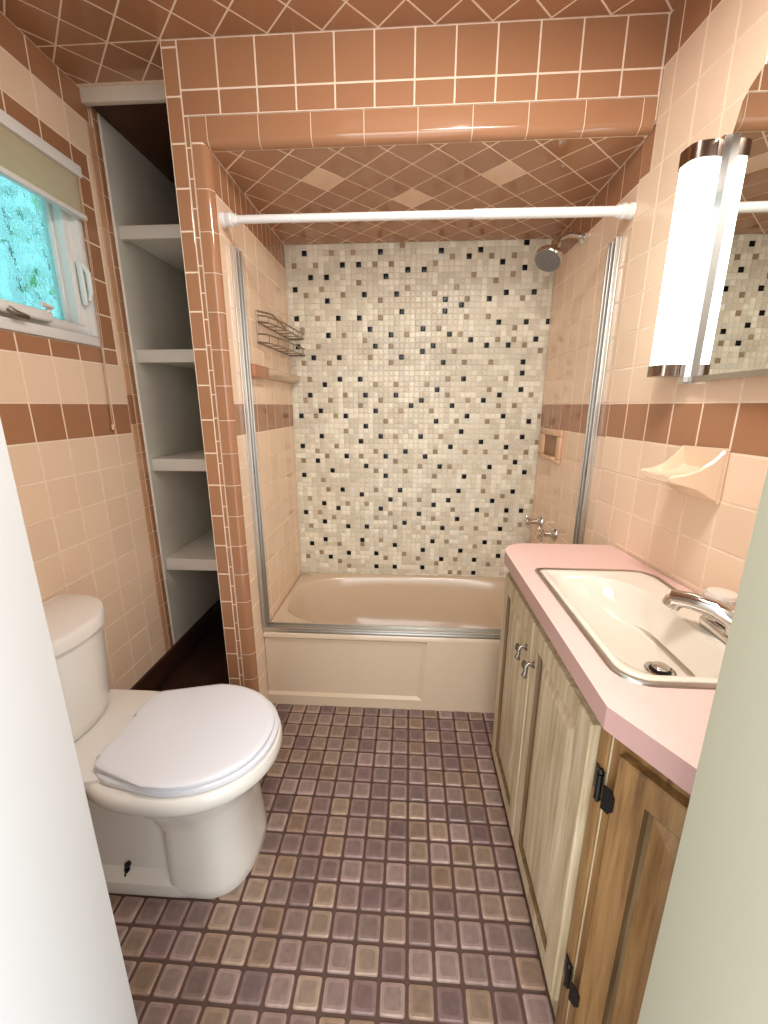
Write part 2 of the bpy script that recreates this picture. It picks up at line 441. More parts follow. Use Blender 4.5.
TAN = "-22,17 -22,38 -22,74 -21,24 -21,30 -21,50 -21,57 -21,63 -20,54 -20,69 -19,18 -19,27 -19,40 -19,47 -18,34 -18,60 -18,65 -18,74 -17,32 -17,39 -17,70 -16,26 -16,50 -16,57 -15,16 -15,20 -15,41 -15,47 -15,76 -13,15 -13,29 -13,44 -13,51 -13,62 -13,69 -11,76 -10,20 -10,39 -10,49 -10,71 -9,29 -9,61 -8,58 -7,26 -7,32 -7,36 -7,40 -7,53 -7,74 -6,21 -6,50 -6,65 -6,68 -5,17 -5,46 -4,27 -4,57 -4,60 -4,74 -3,24 -3,38 -3,43 -3,53 -2,48 -2,77 -1,18 -1,29 -1,36 -1,62 -1,70 2,17 2,30 2,37 3,24 3,53 4,48 4,69 4,74 5,26 5,32 5,35 5,40 5,63 6,16 6,43 7,51 7,54 7,75 8,21 8,37 8,59 8,70 9,14 9,28 9,46 9,62 10,17 10,57 10,65 10,68 11,14 11,24 11,40 11,50 11,72 14,20 14,24 14,65 14,75 15,32 15,35 15,40 15,46 15,52 15,57 15,71 16,27 16,61 17,16 17,43 17,49 18,54 18,72 18,75 19,21 19,31 19,39 19,61 19,63 20,26 20,36 20,49 20,68 21,60 23,25 23,40 23,51 24,59 25,30 25,42 25,47"
P_ = .02535; PX, PZ = .00523, .00739
bl = {tuple(map(int, s.split(','))) for s in BLACK.split()}
tn = {tuple(map(int, s.split(','))) for s in TAN.split()}
mb = MB()
mb.box((-.70, YB + .004, 0), (XR + .12, YB + .12, ZC + .05), 1, S(230, 221, 200))
fr = frame((0, YB + .004, 0), (1, 0, 0), (0, 0, 1))
MC = [S(238, 231, 212), S(222, 213, 192), S(212, 203, 182), S(230, 221, 199), S(214, 202, 180), S(222, 216, 200)]
colmap = {}
i0, i1, j0, j1 = -24, 26, 12, 78
for a in range(i0, i1):
    for b in range(j0, j1):
        if (a, b) in colmap: continue
        c = RND.choices(MC, (22, 26, 22, 14, 10, 8))[0]
        k = RND.random()
        w, h = (1, 1) if k < .45 else ((1, RND.choice((2, 3, 4))) if k < .72 else ((RND.choice((2, 3)), 1) if k < .92 else (2, 2)))
        for x in range(w):
            for y in range(h): colmap.setdefault((a+x, b+y), c)
for a in range(i0, i1):
    for b in range(j0, j1):
        c = colmap[(a, b)]
        kk = .03
        if (a, b) in bl: c = S(14, 11, 9); kk = .1
        elif (a, b) in tn: c = RND.choice((S(156, 136, 106), S(168, 146, 116), S(150, 128, 104))); kk = .05
        u, v = PX + (a-.5)*P_, PZ + (b-.5)*P_
        if u >= XL - .001 and u + P_ <= XR + .001 and v + P_ <= ZS + .001: pillow(mb, fr, u, v, P_, 0, vary(c, kk))
        else: tile(mb, fr, clip([(u,v),(u+P_,v),(u+P_,v+P_),(u,v+P_)], (XL, XR, .34, ZS)), 0, vary(c, kk), gap=.0018, bev=.003, h=.004)
struct(mb, 'wall_back', [MOS, GROUT], 'cream mosaic wall flecked with black and tan squares behind the tub', 'wall')

# ------------------------------------------------------------------ right wall
mb = MB()
mb.box((XR + .004, 1.42, 0), (XR + .14, YB + .12, ZC + .05), 1, GC)
e = rw(.20, 0)
mb.add([(XR+.002, 1.4245, 0), (e.x+.002, e.y, 0), (e.x+.16, e.y, 0), (XR+.14, 1.4245, 0), (XR+.002, 1.4245, ZC+.05), (e.x+.002, e.y, ZC+.05), (e.x+.16, e.y, ZC+.05), (XR+.14, 1.4245, ZC+.05)],
       [(0,1,2,3),(4,7,6,5),(0,4,5,1),(1,5,6,2),(2,6,7,3),(3,7,4,0)], 1, GC)
fr = frame((XR + .004, 0, 0), (0, -1, 0), (0, 0, 1))
ph = (-1.42, 1.147)
grid(mb, fr, (-YB, -1.42, .34, 1.147), .109, ph, L_LIGHT, h=.004)
grid(mb, fr, (-YB, -1.42, 1.147, 1.257), (.109, .11), ph, L_BROWN, h=.004)
grid(mb, fr, (-YB, -1.42, 1.257, 1.866), (.109, .1015), (-1.42, 1.257), L_LIGHT, h=.004)
grid(mb, fr, (-YB, -1.42, 1.866, ZS), (.109, .109), (-1.42, 1.866), L_BROWN, h=.004)
fr = frame((A2.x + .002, A2.y + .004, 0), RD, (0, 0, 1))
UE = 1.22
s1 = .050                                     # brown strip beside the lintel
ph = (.0023, 1.150)
TU, TV = .0965, .1065
grid(mb, fr, (0, UE, .62, 1.150), (TU, TV), ph, L_LIGHT)
grid(mb, fr, (0, UE, 1.150, 1.257), (TU, .107), ph, L_BROWN)
grid(mb, fr, (0, UE, 1.257, 1.872), (TU, .1025), (.0023, 1.257), L_LIGHT)
grid(mb, fr, (0, s1, 1.872, 2.107), (.050, .1175), (0, 1.872), L_BROWN)
grid(mb, fr, (s1, UE, 1.872, 2.107), (TU, .1175), (.0023, 1.872), L_LIGHT)
grid(mb, fr, (0, UE, 2.107, ZC), (TU, .12), (.0023, 2.107), L_BROWN)
struct(mb, 'wall_right', [TILE, GROUT], 'right wall of peach tiles with a brown tile band above the counter', 'wall')

# ------------------------------------------------------------------ front wall with the doorway the photo is taken through
mb = MB()
mb.box((-1.2, .22, 0), (-.378, .345, ZC)); mb.box((.312, .22, 0), (.95, .345, ZC)); mb.box((-.378, .22, 2.05), (.312, .345, ZC))
struct(mb, 'wall_front', PAINT, 'white painted wall around the doorway', 'wall')
mb = MB(); mb.bbox((-.378, .222, 0), (-.360, .352, 2.05), .002)
struct(mb, 'trim_4', PAINT, 'white painted left door jamb in the foreground', 'door jamb')
mb = MB(); mb.bbox((.290, .10, 0), (.312, .352, 2.05), .002)
struct(mb, 'trim_5', PAINTG, 'pale sage white right door jamb in the foreground', 'door jamb')

# ------------------------------------------------------------------ window
w = MB()
def ring(mb, x0, x1, y0, y1, z0, z1, t, r=.003, m=0):
    mb.bbox((x0, y0, z0), (x1, y1, z0 + t), r, m); mb.bbox((x0, y0, z1 - t), (x1, y1, z1), r, m)
    mb.bbox((x0, y0, z0 + t), (x1, y0 + t, z1 - t), r, m); mb.bbox((x0, y1 - t, z0 + t), (x1, y1, z1 - t), r, m)
wt = thing('window_1', 'white casement window with obscured blue green glass', 'window', (XW, 1.08, WZ0)); wt['kind'] = 'structure'
m1 = MB(); ring(m1, XW - .07, XW + .012, WY0 + .001, WY1 - .001, WZ0 + .001, WZ1 - .001, .030); m1.build('window_frame', VINYL, wt)
m1 = MB(); ring(m1, XW - .055, XW - .006, WY0 + .031, WY1 - .031, WZ0 + .031, WZ1 - .031, .030)
ring(m1, XW - .062, XW - .036, WY0 + .0615, WY1 - .0615, WZ0 + .0615, WZ1 - .0615, .008); m1.build('sash', VINYL, wt)
PANE, nt, b = nm('obscured_glass')
nt.nodes.remove(b); out = nt.nodes['Material Output']
tr = nt.nodes.new('ShaderNodeBsdfRefraction'); tr.inputs['Color'].default_value = (.42, .70, .72, 1); tr.inputs['Roughness'].default_value = .06; tr.inputs['IOR'].default_value = 1.12
tl = nt.nodes.new('ShaderNodeBsdfTranslucent'); tl.inputs['Color'].default_value = (.42, .70, .72, 1)
gl = nt.nodes.new('ShaderNodeBsdfGlossy'); gl.inputs['Roughness'].default_value = .15
m1_ = nt.nodes.new('ShaderNodeMixShader'); m1_.inputs['Fac'].default_value = .12
m2_ = nt.nodes.new('ShaderNodeMixShader'); m2_.inputs['Fac'].default_value = .05
vo = nt.nodes.new('ShaderNodeTexNoise'); vo.inputs['Scale'].default_value = 30; vo.inputs['Detail'].default_value = 3; vo.inputs['Distortion'].default_value = .6
tc = nt.nodes.new('ShaderNodeTexCoord'); nt.links.new(tc.outputs['Object'], vo.inputs['Vector'])
bp = nt.nodes.new('ShaderNodeBump'); bp.inputs['Strength'].default_value = 1.; bp.inputs['Distance'].default_value = .012
nt.links.new(vo.outputs['Fac'], bp.inputs['Height'])
for x in (tr, gl): nt.links.new(bp.outputs['Normal'], x.inputs['Normal'])
nt.links.new(tr.outputs[0], m1_.inputs[1]); nt.links.new(tl.outputs[0], m1_.inputs[2])
nt.links.new(m1_.outputs[0], m2_.inputs[1]); nt.links.new(gl.outputs[0], m2_.inputs[2]); nt.links.new(m2_.outputs[0], out.inputs['Surface'])
m1 = MB(); m1.box((XW - .050, WY0 + .0612, WZ0 + .0612), (XW - .0495, WY1 - .0612, WZ1 - .0612)); m1.build('pane', PANE, wt)
# crank operator, lock lever
m1 = MB(); m1.bbox((XW - .004, 1.06, 1.482), (XW + .024, 1.235, 1.512), .008, seg=3)
m1.tube([(XW + .020, 1.215, 1.508), (XW + .03, 1.222, 1.520), (XW + .032, 1.19, 1.524)], .007)
m1.build('crank_operator', VINYL, wt)
m1 = MB(); m1.tube([(XW + .024, 1.09, 1.492), (XW + .034, 1.10, 1.482), (XW + .034, 1.135, 1.478)], [.008, .008, .006]); m1.build('crank_handle', PEWTER, wt)
m1 = MB(); m1.bbox((XW + .0, 1.383, 1.56), (XW + .018, 1.398, 1.69), .005, seg=3)
m1.tube([(XW + .016, 1.391, 1.68), (XW + .034, 1.388, 1.655), (XW + .034, 1.388, 1.60), (XW + .026, 1.389, 1.575)], [.006, .008, .007, .005])
m1.build('lock_lever', VINYL, wt)

# blind
t = thing('pleated_blind', 'raised beige pleated blind over the window with a pull cord', 'blind', (XW + .03, 1.08, WZ1))
m1 = MB(); m1.bbox((XW + .013, .74, 1.925), (XW + .040, 1.425, 1.957), .003); m1.build('headrail', VINYL, t)
m1 = MB(); n = 26; pts = []
for i in range(n + 1):
    z = 1.925 - (1.925 - 1.826) * i / n
    pts.append((XW + .020 + (.012 if i % 2 else 0), z))
m1.loft([[Vector((x, y, z)) for x, z in pts] for y in (.742, 1.422)], closed=False, smooth=False); m1.build('pleats', BLIND, t)
m1 = MB(); m1.bbox((XW + .014, .742, 1.811), (XW + .036, 1.424, 1.826), .003); m1.build('bottom_rail', VINYL, t)
m1 = MB(); m1.tube([(XW + .038, 1.407, 1.935), (XW + .030, 1.412, 1.7), (XW + .018, 1.418, 1.45), (XW + .012, 1.418, 1.19)], .0013, n=6)
m1.tube([(XW + .038, 1.412, 1.935), (XW + .031, 1.417, 1.7), (XW + .020, 1.424, 1.45), (XW + .012, 1.419, 1.19)], .0013, n=6)
cd = m1.build('pull_cord', mat('cord', S(206, 170, 138), .7), t)
m1 = MB(); m1.lathe([(.002, .022), (.006, .016), (.008, .006), (.006, 0), (.001, -.002)], (XW + .012, 1.4185, 1.168)); m1.build('cord_knob', mat('brass_knob', S(226, 190, 150), .2, .3), cd)

# garden shrub beyond the window
LEAF = mat('leaf', attr=True, rough=.5)
m1 = MB()
for i in range(1500):
    p = Vector((RND.gauss(-2.3, .32), RND.uniform(-.4, 3.2), RND.uniform(.1, 2.75)))
    d = Vector((RND.uniform(-1, 1), RND.uniform(-1, 1), RND.uniform(-1, 1))).normalized(); q = d.cross(Vector((.3, .2, 1))).normalized()
    l = RND.uniform(.06, .12)
    c = RND.choice((S(120, 170, 60), S(70, 130, 50), S(150, 190, 80), S(50, 100, 50)))
    m1.add([p, p + d*l*.5 + q*l*.28, p + d*l, p + d*l*.5 - q*l*.28], [(0,1,2,3)], 0, c)
for i in range(14):
    y = -.3 + i*.26; m1.tube([(-2.3, y, 0), (-2.32, y + RND.uniform(-.1,.1), 1.2), (-2.28, y + RND.uniform(-.2,.2), 2.6)], [.02, .014, .006], 0, S(90, 70, 50), n=6)
tag(m1.build('garden_shrub', LEAF), 'leafy green shrub seen blurred through the window glass', 'shrub', kind='stuff')

# ------------------------------------------------------------------ bathtub
TZ = .345
t = thing('bathtub', 'beige bathtub set between tiled walls under mosaic', 'bathtub', (.03, 1.8, 0))
N = 72
def se(cx, cy, hx, hy, n, a):
    c, s = math.cos(a), math.sin(a)
    return (cx + hx * math.copysign(abs(c)**(2/n), c), cy + hy * math.copysign(abs(s)**(2/n), s))
def loop(cx, cy, hx, hy, n, z): return [Vector((*se(cx, cy, hx, hy, n, 2*PI*k/N), z)) for k in range(N)]
m1 = MB()
cx, cy = .026, 1.813
loops = [loop(cx, 1.8045, .6165, .3185, 60, TZ - .02), loop(cx, 1.8045, .6165, .3185, 60, TZ - .006), loop(cx, 1.8045, .612, .314, 50, TZ),
         loop(cx, cy + .010, .602, .282, 3.0, TZ), loop(cx, cy + .010, .595, .275, 3.0, TZ - .004), loop(cx, cy + .010, .589, .269, 3.0, TZ - .014),
         loop(cx + .005, cy + .01, .57, .259, 3.0, TZ - .08), loop(cx + .02, cy + .01, .53, .243, 3.0, .16), loop(cx + .04, cy + .01, .455, .205, 4, .09),
         loop(cx + .045, cy + .01, .425, .185, 3.8, .062), loop(cx + .05, cy + .01, .37, .15, 3.4, .052)]
m1.loft(loops, cap1=True)
m1.build('basin', TUBM, t)
m1 = MB()
# apron with recessed left panel
ys, yr = YT + .002, YT + .014
x0, x1, xa, xb = XL + .002, XR - .004, .066, .084
def ap(pts, faces, sm=False): m1.add(pts, faces, 0, WHITE, sm)
zt, zb1, zb2 = TZ - .02, .058, .047
za = zt - .012
P = [(x0, ys, 0), (x1, ys, 0), (x0, ys, zb2), (xb - .014, ys, zb2), (x1, ys, zb2), (x0, yr, zb1), (xa - .018, yr, zb1), (xa - .004, yr, za), (xb, ys, za), (x1, ys, za), (x0, yr, za), (x0, ys - .0, zt), (xb, ys, zt), (x1, ys, zt), (xa - .004, ys + .001, zt)]
ap(P, [(0,1,4,3,2), (2,3,6,5), (5,6,7,10), (3,8,7,6), (3,4,9,8), (10,7,14,11), (7,8,12,14), (8,9,13,12)])
# rounded lip from apron to rim
lp = [(ys, zt), (ys + .0005, zt + .008), (ys + .004, zt + .016), (ys + .010, TZ - .0002), (ys + .02, TZ + .0002)]
m1.loft([[Vector((x, y, z)) for y, z in lp] for x in (x0, x1)], closed=False)
m1.add([(x0, ys, 0), (x0, yr, zb1), (x0, ys + .03, 0)], [(0,1,2)])
m1.build('apron', TUBM, t)
m1 = MB(); m1.lathe([(.022, 0), (.024, .002), (.02, .004), (.008, .004), (.004, .002)], (.44, 1.82, .0535)); m1.build('drain', CHROME, t)
m1 = MB(); m1.lathe([(.034, 0), (.034, .006), (.028, .010), (.004, .011)], (.545, 1.825, .25), (-1, 0, .25)); m1.build('overflow_plate', CHROME, t)

# ------------------------------------------------------------------ shower door frame
t = thing('shower_door_frame', 'satin aluminium shower door frame left on the tub rim', 'door frame', (.03, YT + .03, TZ))
m1 = MB()
m1.bbox((XL + .002, YT + .004, TZ + .001), (XR - .002, YT + .052, TZ + .012), .002)
m1.bbox((XL + .002, YT + .006, TZ + .0115), (XR - .002, YT + .012, TZ + .021), .0015)
m1.bbox((XL + .002, YT + .026, TZ + .0115), (XR - .002, YT + .031, TZ + .018), .0015)
m1.bbox((XL + .002, YT + .046, TZ + .0115), (XR - .002, YT + .050, TZ + .022), .0015)
m1.build('bottom_track', ALU, t)
for xs, sg in ((XL + .0005, 1), (XR - .0005, -1)):
    m1 = MB()
    def bb(a, b, ya, yb):
        xx = sorted((xs + sg*a, xs + sg*b)); m1.bbox((xx[0], ya, TZ + .0225), (xx[1], yb, 1.755), .0015)
    bb(0, .004, YT - .004, YT + .056); bb(.004, .017, YT - .002, YT + .004); bb(.004, .017, YT + .024, YT + .030); bb(.004, .017, YT + .048, YT + .054)
    m1.build('side_jamb', ALU, t)
    for z in (1.0,):
        m2 = MB(); m2.bbox((min(xs+sg*.004, xs+sg*.013), YT + .008, z), (max(xs+sg*.004, xs+sg*.013), YT + .020, z + .035), .003); m2.build('bumper', BLACKM, t)
# curtain rod
t = thing('curtain_rod', 'white tension shower rod across the alcove opening', 'rod', (.03, 1.43, 1.805))
m1 = MB(); m1.tube([(XL + .03, 1.43, 1.807), (.2, 1.432, 1.805)], .0115, n=20); m1.tube([(.18, 1.432, 1.805), (XR - .03, 1.434, 1.803)], .0135, n=20); m1.build('pole', VINYL, t)
for x, s, z in ((XL, 1, 1.807), (XR, -1, 1.803)):
    m1 = MB(); m1.lathe([(.021, .001), (.021, .012), (.019, .014), (.019, .02), (.0205, .022), (.0205, .034), (.017, .036), (.015, .05)], (x, 1.43 if s > 0 else 1.434, z), (s, 0, 0)); m1.build('end_cap', VINYL, t)

# shower head
t = thing('shower_head', 'chrome shower head on a bent arm from right wall', 'shower head', (XR, 1.82, 1.873))
m1 = MB(); m1.lathe([(.03, 0), (.03, .003), (.022, .010), (.012, .013)], (XR + .002, 1.82, 1.873), (-1, 0, 0)); m1.build('flange', CHROME, t)
m1 = MB(); m1.tube([(XR - .008, 1.82, 1.873), (XR - .05, 1.818, 1.878), (XR - .08, 1.815, 1.868), (XR - .098, 1.812, 1.850)], .0095, n=14); m1.build('arm', CHROME, t)
ax = Vector((-.42, -.38, -.82)).normalized(); o = Vector((XR - .096, 1.813, 1.853))
m1 = MB(); m1.lathe([(.010, -.004), (.017, .0), (.019, .008), (.015, .018), (.014, .028), (.023, .040), (.046, .064), (.054, .074), (.054, .086), (.050, .091)], o, ax)
hd = m1.build('head', CHROME, t)
m1 = MB(); fo = o + ax*.0905
m1.lathe([(.0495, .0), (.048, .0015), (.003, .0018)], fo, ax)
x = ax.cross(Vector((0,0,1))).normalized(); y = ax.cross(x)
for rr, k in ((.013, 6), (.026, 12), (.039, 18)):
    for i in range(k):
        a = 2*PI*i/k; m1.lathe([(.0022, 0), (.0018, .0035)], fo + (x*math.cos(a) + y*math.sin(a))*rr + ax*.0015, ax, n=6)
m1.build('spray_face', mat('spray_rubber', S(120, 116, 110), .5), hd)

# tub faucet
t = thing('tub_faucet', 'chrome two handle tub faucet on the right alcove wall', 'faucet', (XR, 1.88, .69))
for yy in (1.78, 1.98):
    m1 = MB(); m1.lathe([(.032, .0005), (.032, .004), (.024, .014), (.014, .022), (.012, .05)], (XR + .002, yy, .70), (-1, 0, 0)); m1.build('escutcheon', CHROME, t)
    m1 = MB(); ce = Vector((XR - .062, yy, .70))
    m1.lathe([(.013, 0), (.016, .004), (.016, .02), (.010, .026), (.002, .028)], ce + Vector((.014, 0, 0)), (-1, 0, 0))
    for k in range(4):
        a = PI/4 + k*PI/2; d = Vector((0, math.cos(a), math.sin(a)))
        m1.tube([ce + d*.01, ce + d*.024, ce + d*.032, ce + d*.038], [.006, .0055, .0085, .004], n=10)
    m1.build('cross_handle', CHROME, t)
m1 = MB(); m1.lathe([(.026, .0005), (.026, .004), (.018, .01)], (XR + .002, 1.88, .56), (-1, 0, 0))
m1.tube([(XR - .002, 1.88, .56), (XR - .07, 1.88, .56), (XR - .11, 1.88, .553), (XR - .125, 1.88, .535)], [.017, .018, .019, .017], n=16); m1.build('spout', CHROME, t)

# recessed ceramic soap niche on the alcove right wall (frame, tray)
t = thing('soap_niche', 'square tan ceramic soap niche on right alcove wall', 'soap dish', (XR, 1.93, 1.08))
m1 = MB()
y0, y1, z0, z1 = 1.80, 2.08, 1.005, 1.150
xf = XR - .012
for a, b, c_, d_ in ((y0, y1, z0, z0 + .02), (y0, y1, z1 - .03, z1), (y0, y0 + .045, z0 + .02, z1 - .03), (y1 - .06, y1, z0 + .02, z1 - .03)):
    m1.bbox((xf, a, c_), (XR - .0003, b, d_), .004)
m1.build('frame', TANCER, t)
m1 = MB(); m1.box((XR - .0025, y0 + .045, z0 + .02), (XR - .0005, y1 - .06, z1 - .03)); m1.build('recess', mat('dark_tan_ceramic', S(150, 104, 66), .2), t)
m1 = MB(); m1.bbox((xf - .014, y0 + .05, z0 + .012), (XR - .003, y1 - .065, z0 + .026), .004); m1.build('tray_lip', TANCER, t)

# ceramic soap shelf on left alcove wall
t = thing('soap_shelf', 'brown and tan ceramic soap ledge on left alcove wall', 'soap shelf', (XL, 1.8, 1.37))
m1 = MB(); m1.bbox((XL + .0005, 1.545, 1.350), (XL + .030, 1.70, 1.397), .006, seg=3); m1.build('bracket', BROWNCER, t)
m1 = MB()
pr = [(.0005, 1.358), (.0005, 1.398), (.006, 1.400), (.010, 1.386), (.040, 1.380), (.046, 1.390), (.052, 1.388), (.050, 1.372), (.030, 1.358)]
m1.loft([[Vector((XL + x*k, y, z)) for x, z in pr] for y, k in ((1.7005, .6), (1.72, .9), (1.80, 1), (2.06, 1.05), (2.10, .95), (2.115, .7))], cap0=True, cap1=True)
m1.build('ledge', mat('grey_tan_ceramic', S(206, 180, 150), .12), t)

# wire caddy in the corner
t = thing('wire_caddy', 'small two tier wire shower caddy in the mosaic corner', 'caddy', (-.55, 1.9, 1.48))
WIRE = mat('worn_chrome_wire', S(150, 132, 112), .3, .9)
def tier(z, y0, lip):
    pts = [(XL + .004, y0, z), (XL + .035, y0 + .02, z), (XL + .06, y0 + .16, z), (XL + .068, 2.06, z), (XL + .075, YB - .005, z)]
    m1.tube(pts, .0032, n=8)
    m1.tube([(p[0], p[1], p[2] + lip) for p in pts], .0032, n=8)
    m1.tube([(XL + .003, y0, z), (XL + .003, YB - .006, z)], .0028, n=8)
    m1.tube([(XL + .003, YB - .004, z), (XL + .075, YB - .004, z)], .0028, n=8)
    for k in range(6):
        f = k/5; y = y0 + .03 + (YB - .05 - y0)*f
        xo = XL + .036 + .032*min(1, f*1.6)
        m1.tube([(XL + .003, y, z), (xo, y + .01, z)], .002, n=6)
        m1.tube([(xo, y + .01, z), (xo, y + .01, z + lip)], .002, n=6)
m1 = MB(); tier(1.487, 1.67, .03); m1.build('lower_basket', WIRE, t)
m1 = MB(); tier(1.562, 1.68, .022); m1.build('upper_basket', WIRE, t)
m1 = MB()
for y in (1.675, 2.06): m1.tube([(XL + .004, y, 1.487), (XL + .004, y, 1.60)], .0024, n=8)
m1.tube([(XL + .004, 1.675, 1.60), (XL + .004, 1.87, 1.625), (XL + .004, 2.06, 1.60)], .0024, n=8); m1.build('hanger', WIRE, t)

# ------------------------------------------------------------------ toilet
t = thing('toilet', 'white two piece toilet with lid closed against left wall', 'toilet', (-.70, .9, 0))
TY = .9
def egg(xb, xf, hw, z, n1=2.2, n2=3., taper=0., xc=None, n=64, yc=TY, skew=0.):
    if xc is None: xc = xb + (xf - xb)*.48
    o = []
    for k in range(n):
        a = 2*PI*k/n; c, s = math.cos(a), math.sin(a)
        if c >= 0: x = xc + (xf-xc)*abs(c)**(2/n1); y = hw*math.copysign(abs(s)**(2/n1), s)
        else:
            q = abs(c)**(2/n2); x = xc - (xc-xb)*q; y = hw*math.copysign(abs(s)**(2/n2), s)*(1 - taper*q*q)
        o.append(Vector((x, yc + y, z)))
    return o
m1 = MB()
L = [egg(-.62, -.414, .140, 0.0, 2.5, 8, xc=-.53), egg(-.62, -.412, .142, .004, 2.5, 8, xc=-.53), egg(-.62, -.415, .140, .03, 2.5, 8, xc=-.53), egg(-.62, -.421, .134, .12, 2.5, 8, xc=-.53), egg(-.62, -.424, .130, .20, 2.5, 8, xc=-.53),
     egg(-.66, -.416, .137, .245, 2.3, 5, xc=-.54), egg(-.74, -.398, .155, .280, 2.2, 3, xc=-.56), egg(-.80, -.374, .174, .310, 2.15, 2.8, xc=-.57), egg(-.815, -.360, .183, .326, 2.1, 2.8, xc=-.57),
     egg(-.82, -.345, .192, .333, 2.1, 2.8, xc=-.57), egg(-.825, -.339, .196, .343, 2.1, 2.8, xc=-.57), egg(-.825, -.339, .196, .362, 2.1, 2.8, xc=-.57), egg(-.82, -.343, .192, .373, 2.1, 2.8, xc=-.57), egg(-.815, -.352, .184, .378, 2.1, 2.8, xc=-.57)]
m1.loft(L, cap0=True, cap1=True)
# rear trapway, foot and tank deck
m1.loft([egg(-.97, -.50, .142, 0, 8, 4, n=40), egg(-.97, -.50, .143, .012, 8, 4, n=40), egg(-.965, -.50, .139, .034, 8, 4, n=40), egg(-.955, -.50, .112, .055, 8, 4, n=40),
         egg(-.94, -.60, .104, .12, 4, 4, n=40), egg(-.94, -.60, .104, .20, 4, 4, n=40), egg(-.95, -.62, .115, .265, 3.4, 3.4, n=40), egg(-.97, -.66, .128, .30, 4, 4, n=40)], cap0=True)
m1.loft([egg(-1.02, -.70, .120, .285, 6, 6, n=40), egg(-1.035, -.70, .15, .32, 6, 6, n=40), egg(-1.04, -.70, .165, .37, 6, 6, n=40), egg(-1.038, -.702, .162, .386, 6, 6, n=40), egg(-1.03, -.71, .15, .389, 6, 6, n=40)], cap0=True, cap1=True)
m1.build('bowl', CER_WHITE, t)
m1 = MB(); m1.loft([egg(-.750, -.352, .180, .3795, 2.1, 14, .24, xc=-.57), egg(-.753, -.346, .185, .384, 2.1, 14, .24, xc=-.57), egg(-.753, -.346, .185, .394, 2.1, 14, .24, xc=-.57), egg(-.750, -.351, .181, .3985, 2.1, 14, .24, xc=-.57)], cap0=True, cap1=True)
m1.build('seat', CER_SEAT, t)
LY = .893
m1 = MB(); m1.loft([egg(-.748, -.360, .176, .4015, 2.1, 40, .30, xc=-.57, yc=LY), egg(-.750, -.355, .180, .4045, 2.1, 40, .30, xc=-.57, yc=LY), egg(-.750, -.355, .180, .4125, 2.1, 40, .30, xc=-.57, yc=LY), egg(-.748, -.358, .177, .4155, 2.1, 40, .30, xc=-.57, yc=LY), egg(-.738, -.373, .165, .4175, 2.1, 30, .30, xc=-.57, yc=LY), egg(-.67, -.50, .06, .4195, 2.1, 8, .1, xc=-.59, yc=LY)], cap0=True, cap1=True)
m1.build('lid', CER_SEAT, t)
for s in (-1, 1):
    m1 = MB(); m1.tube([(-.760, LY + s*.05, .3985), (-.760, LY + s*.095, .3985)], .007, n=14); m1.bbox((-.775, LY + s*.0725 - .018, .3885), (-.754, LY + s*.0725 + .018, .3945), .002); m1.build('hinge', CER_SEAT, t)
def dshape(xb, xf, hw, z, n=56):
    o = []
    for k in range(n):
        a = 2*PI*k/n; c, s = math.cos(a), math.sin(a)
        if c >= 0:
            x = -1.0 + (xf + 1.0)*abs(c)**(2/2.2); y = hw*math.copysign(abs(s)**(2/2.2), s)
        else:
            x = -1.0 - (-1.0 - xb)*abs(c)**(2/9); y = hw*math.copysign(abs(s)**(2/9), s)
        o.append(Vector((x, TY + y, z)))
    return o
m1 = MB(); m1.loft([dshape(-1.035, -.865, .15, .3895), dshape(-1.036, -.855, .165, .40), dshape(-1.037, -.85, .162, .43), dshape(-1.038, -.838, .168, .56), dshape(-1.038, -.832, .172, .664)], cap0=True, cap1=True)
m1.build('tank', CER_WHITE, t)
m1 = MB(); m1.loft([dshape(-1.038, -.836, .170, .6645), dshape(-1.040, -.822, .178, .668), dshape(-1.040, -.822, .178, .694), dshape(-1.039, -.826, .175, .702), dshape(-1.035, -.835, .167, .706)], cap0=True, cap1=True)
m1.build('tank_lid', CER_WHITE, t)
m1 = MB(); m1.lathe([(.014, 0), (.014, .004), (.009, .008), (.008, .016)], (-.735, TY - .115, .038)); m1.tube([(-.735, TY - .115, .05), (-.735, TY - .115, .066)], .005, n=10)
m1.tube([(-.735, TY - .115, .064), (-.728, TY - .117, .070)], .007, n=8); m1.build('floor_bolt', BLACKM, t)

# ------------------------------------------------------------------ vanity cabinet
VX, VY1, VYB = .325, 1.255, .555        # carcass front, far end, bend
VT = .776
bd = Vector((.49, -.87, 0)).normalized(); bn = Vector((-bd.y*-1, 0, 0))
bn = Vector((bd.y, -bd.x, 0))           # outward normal of the angled face
if bn.x > 0: bn = -bn
t = thing('vanity_cabinet', 'pickled oak vanity cabinet with raised panel doors under pink counter', 'cabinet', (.45, .8, 0))
m1 = MB()
m1.bbox((VX, VYB, .0), (VX + .018, VY1, VT), .001)                      # front frame sheet
m1.bbox((VX + .0185, VY1 - .018, 0), (.648, VY1, VT), .001)            # far side
bl_ = .235
M = Matrix.Translation(Vector((VX, VYB, 0))) @ Matrix(((bd.x, -bn.x, 0, 0), (bd.y, -bn.y, 0, 0), (0, 0, 1, 0), (0, 0, 0, 1)))
m1.bbox((.001, 0, 0), (bl_, .018, VT), .001, 1, M=M)
m1.box((VX + .0185, .62, .06), (.65, VY1 - .019, .075))
m1.build('body', [OAKW, OAKG], t)
